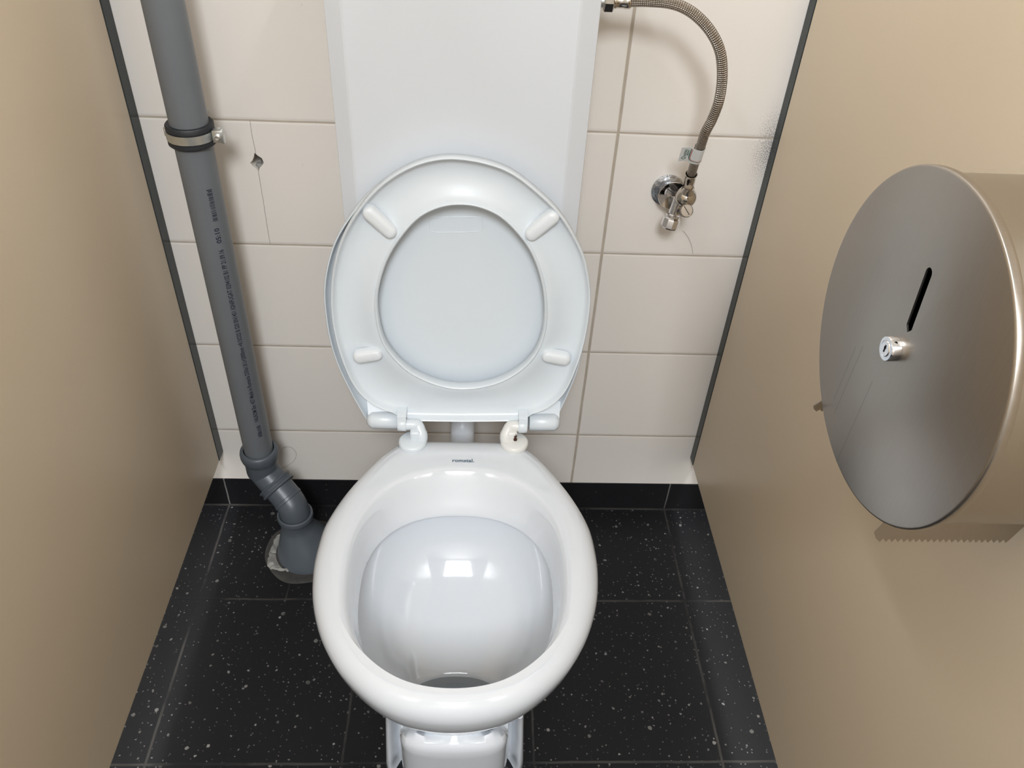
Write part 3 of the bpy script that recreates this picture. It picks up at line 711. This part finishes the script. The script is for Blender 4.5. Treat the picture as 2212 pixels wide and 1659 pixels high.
def barcode(z0, z1, seed, y0=-0.0002, hgt=0.0075):
    rnd = random.Random(seed); b = bmesh.new(); z = z0
    while z < z1:
        wz = rnd.choice((0.0006, 0.0009, 0.0016)); a = 0.78-y0/PR; c = 0.78-(y0+hgt*rnd.uniform(0.75, 1.0))/PR
        A = []; B = []
        for t in (0, 0.25, 0.5, 0.75, 1):
            th = a+(c-a)*t; r = PR+0.00015
            A.append(Vector((PX+r*math.sin(th), PY-r*math.cos(th), z))); B.append(Vector((PX+r*math.sin(th), PY-r*math.cos(th), z+wz)))
        loft(b, [A, B], closed=False); z += wz+rnd.choice((0.0005, 0.0008, 0.0014))
    return b
obj('printed_barcode', barcode(0.694, 0.742, 3), 'ink', dp, smooth=False)
obj('printed_barcode', barcode(0.277, 0.304, 5), 'ink', dp, smooth=False)

# clamp holding the pipe
cl = thing('pipe_clamp', 'galvanised steel clamp lined with black rubber around the grey pipe', 'clamp', (PX, PY, 0.815))
bm = bmesh.new(); lathe(bm, (PX, PY, 0), (0, 0, 1), [(PR+0.0001, 0.8000), (0.0295, 0.8000), (0.0315, 0.8020), (0.0315, 0.8075), (0.0292, 0.8085), (0.0292, 0.8205), (0.0312, 0.8215), (0.0312, 0.8270), (0.0300, 0.8285), (PR+0.0001, 0.8285), (PR+0.0001, 0.8000)], 64, False, False)
obj('rubber_lining', bm, 'rubber', cl)
bm = bmesh.new(); lathe(bm, (PX, PY, 0), (0, 0, 1), [(0.0293, 0.8088), (0.0320, 0.8088), (0.0320, 0.8203), (0.0293, 0.8203), (0.0293, 0.8088)], 64, False, False)
for sx in (-1, 1):
    box(bm, PX+sx*0.0305-0.004 if sx < 0 else PX+0.0300, PX-0.0305+0.001 if sx < 0 else PX+0.0420, PY-0.0035, PY-0.0010, 0.8095, 0.8215, 0.0006)
    box(bm, PX+sx*0.0305-0.004 if sx < 0 else PX+0.0300, PX-0.0305+0.001 if sx < 0 else PX+0.0420, PY+0.0010, PY+0.0035, 0.8095, 0.8215, 0.0006)
lathe(bm, (PX, PY+0.031, 0.8148), (0, 1, 0), [(0.0065, 0), (0.0065, 0.010), (0.004, 0.010), (0.004, 0.0440)], 24)
obj('metal_band', bm, 'zinc', cl)
bm = bmesh.new()
bx_, bz_ = PX+0.0375, 0.8150
box(bm, bx_-0.0060, bx_+0.0085, PY-0.0145, PY-0.0040, bz_-0.0080, bz_+0.0085, 0.0012)
lathe(bm, (bx_+0.001, PY+0.006, bz_), (0, -1, 0), [(0.0030, -0.006), (0.0030, 0.018), (0.0046, 0.0185), (0.0046, 0.0225), (0.0030, 0.0240), (0.0006, 0.0235)], 24)
for dz, dxx in ((0.0075, 0.006), (-0.0080, 0.0065)):
    box(bm, bx_+dxx-0.002, bx_+dxx+0.002, PY-0.0120, PY-0.0050, bz_+dz-0.002, bz_+dz+0.002, 0.0005)
obj('bolt', bm, 'zinc', cl, angle=30)

# broken plaster round the foot of the pipe
bm = bmesh.new(); rnd = random.Random(11); NP = 72; R = []
px_, py_ = -0.3175, -0.121
def blob(r0, z, amp, seed, f=1.0):
    rr = random.Random(seed); ph = [rr.uniform(0, 6.28) for _ in range(6)]
    return [Vector((px_+(r0+amp*sum(math.sin((j+2)*2*PI*i/NP*1.0+ph[j])/(j+1.5) for j in range(6)))*math.cos(2*PI*i/NP),
                    py_+(r0+amp*sum(math.sin((j+2)*2*PI*i/NP*1.0+ph[j])/(j+1.5) for j in range(6)))*math.sin(2*PI*i/NP), z+rr.uniform(-0.0006, 0.0006)*(z > 0.001))) for i in range(NP)]
R = [blob(0.079, 0.0002, 0.0035, 4), blob(0.076, 0.0022, 0.004, 4), blob(0.072, 0.0026, 0.003, 5), blob(0.064, 0.0016, 0.002, 6), blob(0.050, 0.001, 0.0, 6)]
for r_ in R[:3]:
    for v in r_:
        if v.y > -0.004: v.y = -0.004
loft(bm, R, True, True)
tag(obj('cement_patch', bm, 'cement', angle=80), 'ragged dark cement patch on the black floor around the foot of the grey pipe', 'cement patch')
bm = bmesh.new(); R0 = []; R1 = []; R2 = []; R3 = []
rnd = random.Random(3)
n_ = 26
for i in range(n_):
    t = i/(n_-1); a = math.radians(138+t*104)
    wv = math.sin(PI*t)**0.6; ro = 0.0595+0.023*wv*(0.75+0.25*math.sin(9*t+1))+rnd.uniform(-0.0022, 0.0022)
    if t > 0.6: ro -= 0.008*(t-0.6)/0.4
    hh = 0.005+0.006*wv*(1-t)+rnd.uniform(-0.0022, 0.0022)
    ca, sa = math.cos(a), math.sin(a)
    R0.append(Vector((px_+ro*ca, py_+ro*sa, 0.001))); R1.append(Vector((px_+(ro-0.004)*ca, py_+(ro-0.004)*sa, hh)))
    R2.append(Vector((px_+(0.0602+(ro-0.0602)*0.4)*ca, py_+(0.0602+(ro-0.0602)*0.4)*sa, hh*0.75+rnd.uniform(-0.0022, 0.0018)))); R3.append(Vector((px_+0.0592*ca, py_+0.0592*sa, 0.002)))
loft(bm, [R0, R1, R2, R3], closed=False)
tag(obj('plaster_lump', bm, 'plaster', angle=25), 'pale crumbling plaster left beside the flared foot of the grey pipe', 'plaster')

# hairs stuck to the wall
bm = bmesh.new(); tube(bm, catmull([(-0.378, -0.001, 0.104), (-0.367, -0.001, 0.1083), (-0.3507, -0.001, 0.1239), (-0.3432, -0.001, 0.1417), (-0.3466, -0.001, 0.1566), (-0.3564, -0.001, 0.1626), (-0.368, -0.001, 0.158)], 8), 0.00018, 6)
tag(obj('hair', bm, 'hair'), 'thin curved hair stuck to the wall tile just right of the pipe socket', 'hair')
bm = bmesh.new(); tube(bm, catmull([(0.3234, -0.001, 0.6493), (0.3320, -0.001, 0.640), (0.3378, -0.001, 0.6316), (0.3435, -0.001, 0.620), (0.3475, -0.001, 0.6082)], 8), 0.00018, 6)
tag(obj('hair', bm, 'hair'), 'thin hair stuck to the wall tile below the chrome valve', 'hair')

# ------------------------------------------------------------------ paper dispenser
DX, DY, DZ, DR = 0.3100, -0.6564, 0.9080, 0.1330
dis = thing('paper_dispenser', 'round brushed steel toilet paper dispenser mounted on the right beige partition', 'dispenser', (XR, DY, DZ))
th = XR-0.0004-DX
bm = bmesh.new()
lathe(bm, (XR-0.0004, DY, DZ), (-1, 0, 0), [(0.1285, 0), (0.1285, th-0.0055), (0.1265, th-0.0055), (0.1265, 0.003), (0.001, 0.003)], 160, False, False)
drum = obj('drum', bm, 'steel_drum', dis)
bm = bmesh.new()
lathe(bm, (DX+0.0075, DY, DZ), (-1, 0, 0), [(0.1290, 0), (0.1328, 0.0004), (0.1334, 0.0020), (0.1334, 0.0060), (0.1328, 0.0070), (0.1312, 0.0076), (0.002, 0.0076)], 200, False, False)
# close to a solid sheet
lathe(bm, (DX+0.0075, DY, DZ), (-1, 0, 0), [(0.002, 0.0060), (0.1280, 0.0060), (0.1290, 0.0)], 200, False, False)
me_door = obj('door', bm, 'steel_face', dis)
bmm = bmesh.new(); bmm.from_mesh(me_door.data)
bmesh.ops.holes_fill(bmm, edges=[e for e in bmm.edges if e.is_boundary]); bmesh.ops.recalc_face_normals(bmm, faces=bmm.faces); bmm.to_mesh(me_door.data); bmm.free()
slot = []
sa_, sb_ = Vector((-0.6570, 0.9740)), Vector((-0.6612, 0.9310)); dv_ = (sa_-sb_).normalized(); pv = Vector((-dv_.y, dv_.x)); sw = 0.0042
for k in range(9): a = PI*k/8; q_ = sa_+dv_*math.sin(a)*sw+pv*math.cos(a)*sw; slot.append((q_.x, q_.y))
for k in range(3): a = PI+PI*(k*0.5); q_ = sb_+dv_*math.sin(a)*sw+pv*math.cos(a)*sw; slot.append((q_.x, q_.y))
cb = bmesh.new(); prism(cb, slot, DX-0.01, DX+0.02, lambda a, b, h: Vector((h, a, b))); 
# door object has an offset parent transform: bring the cutter into its local space
boolean_cut(me_door, cb)
bm = bmesh.new(); lathe(bm, (DX+0.020, DY, DZ+0.045), (1, 0, 0), [(0.05, 0), (0.05, 0.001)], 32)  # added black disc stands in for the shade inside the drum behind the slot
obj('slot_shade_disc', bm, 'black', dis)
bm = bmesh.new()
lathe(bm, (DX-0.0002, DY, DZ), (-1, 0, 0), [(0.0098, 0), (0.0098, 0.0062), (0.0091, 0.0074), (0.0066, 0.0075), (0.0063, 0.0071), (0.0060, 0.0076), (0.0056, 0.0080), (0.0004, 0.0080)], 48)
lk = obj('lock', bm, 'bright_chrome', dis)
bm = bmesh.new(); kx = DX-0.0002-0.0082
box(bm, kx-0.0001, kx+0.0004, DY-0.0007, DY+0.0007, DZ-0.0028, DZ+0.0030)
lathe(bm, (kx+0.0003, DY, DZ+0.001), (-1, 0, 0), [(0.0012, 0), (0.0012, 0.0004)], 16)
q = obj('keyhole', bm, 'black', lk, smooth=False)
# serrated tear-off plates hanging below the drum on both sides of the paper opening
def cutter(y, sgn):
    x0, x1 = DX+0.0010, XR-0.0015; zt, zb = 0.8030, 0.7800
    pts = [(x0+0.0075, zt), (x0-0.0035, 0.7850), (x0-0.0010, zb)]
    nT = 22; L = x1-0.012-x0
    for i in range(nT):
        xa = x0+L*(i+0.5)/nT; xb = x0+L*(i+1)/nT; pts += [(xa, zb-0.0032), (xb, zb)]
    pts += [(x1, zt-0.004), (x1, zt)]
    b = bmesh.new(); prism(b, pts, y-0.0006, y+0.0006, lambda a, bb, h: Vector((a, h+sgn*(0.795-bb)*0.25, bb)))
    return b
obj('serrated_plate', cutter(DY-0.0705, -1), 'steel_cutter', dis, smooth=False)
obj('serrated_plate', cutter(DY+0.0740, 1), 'steel_cutter', dis, smooth=False)
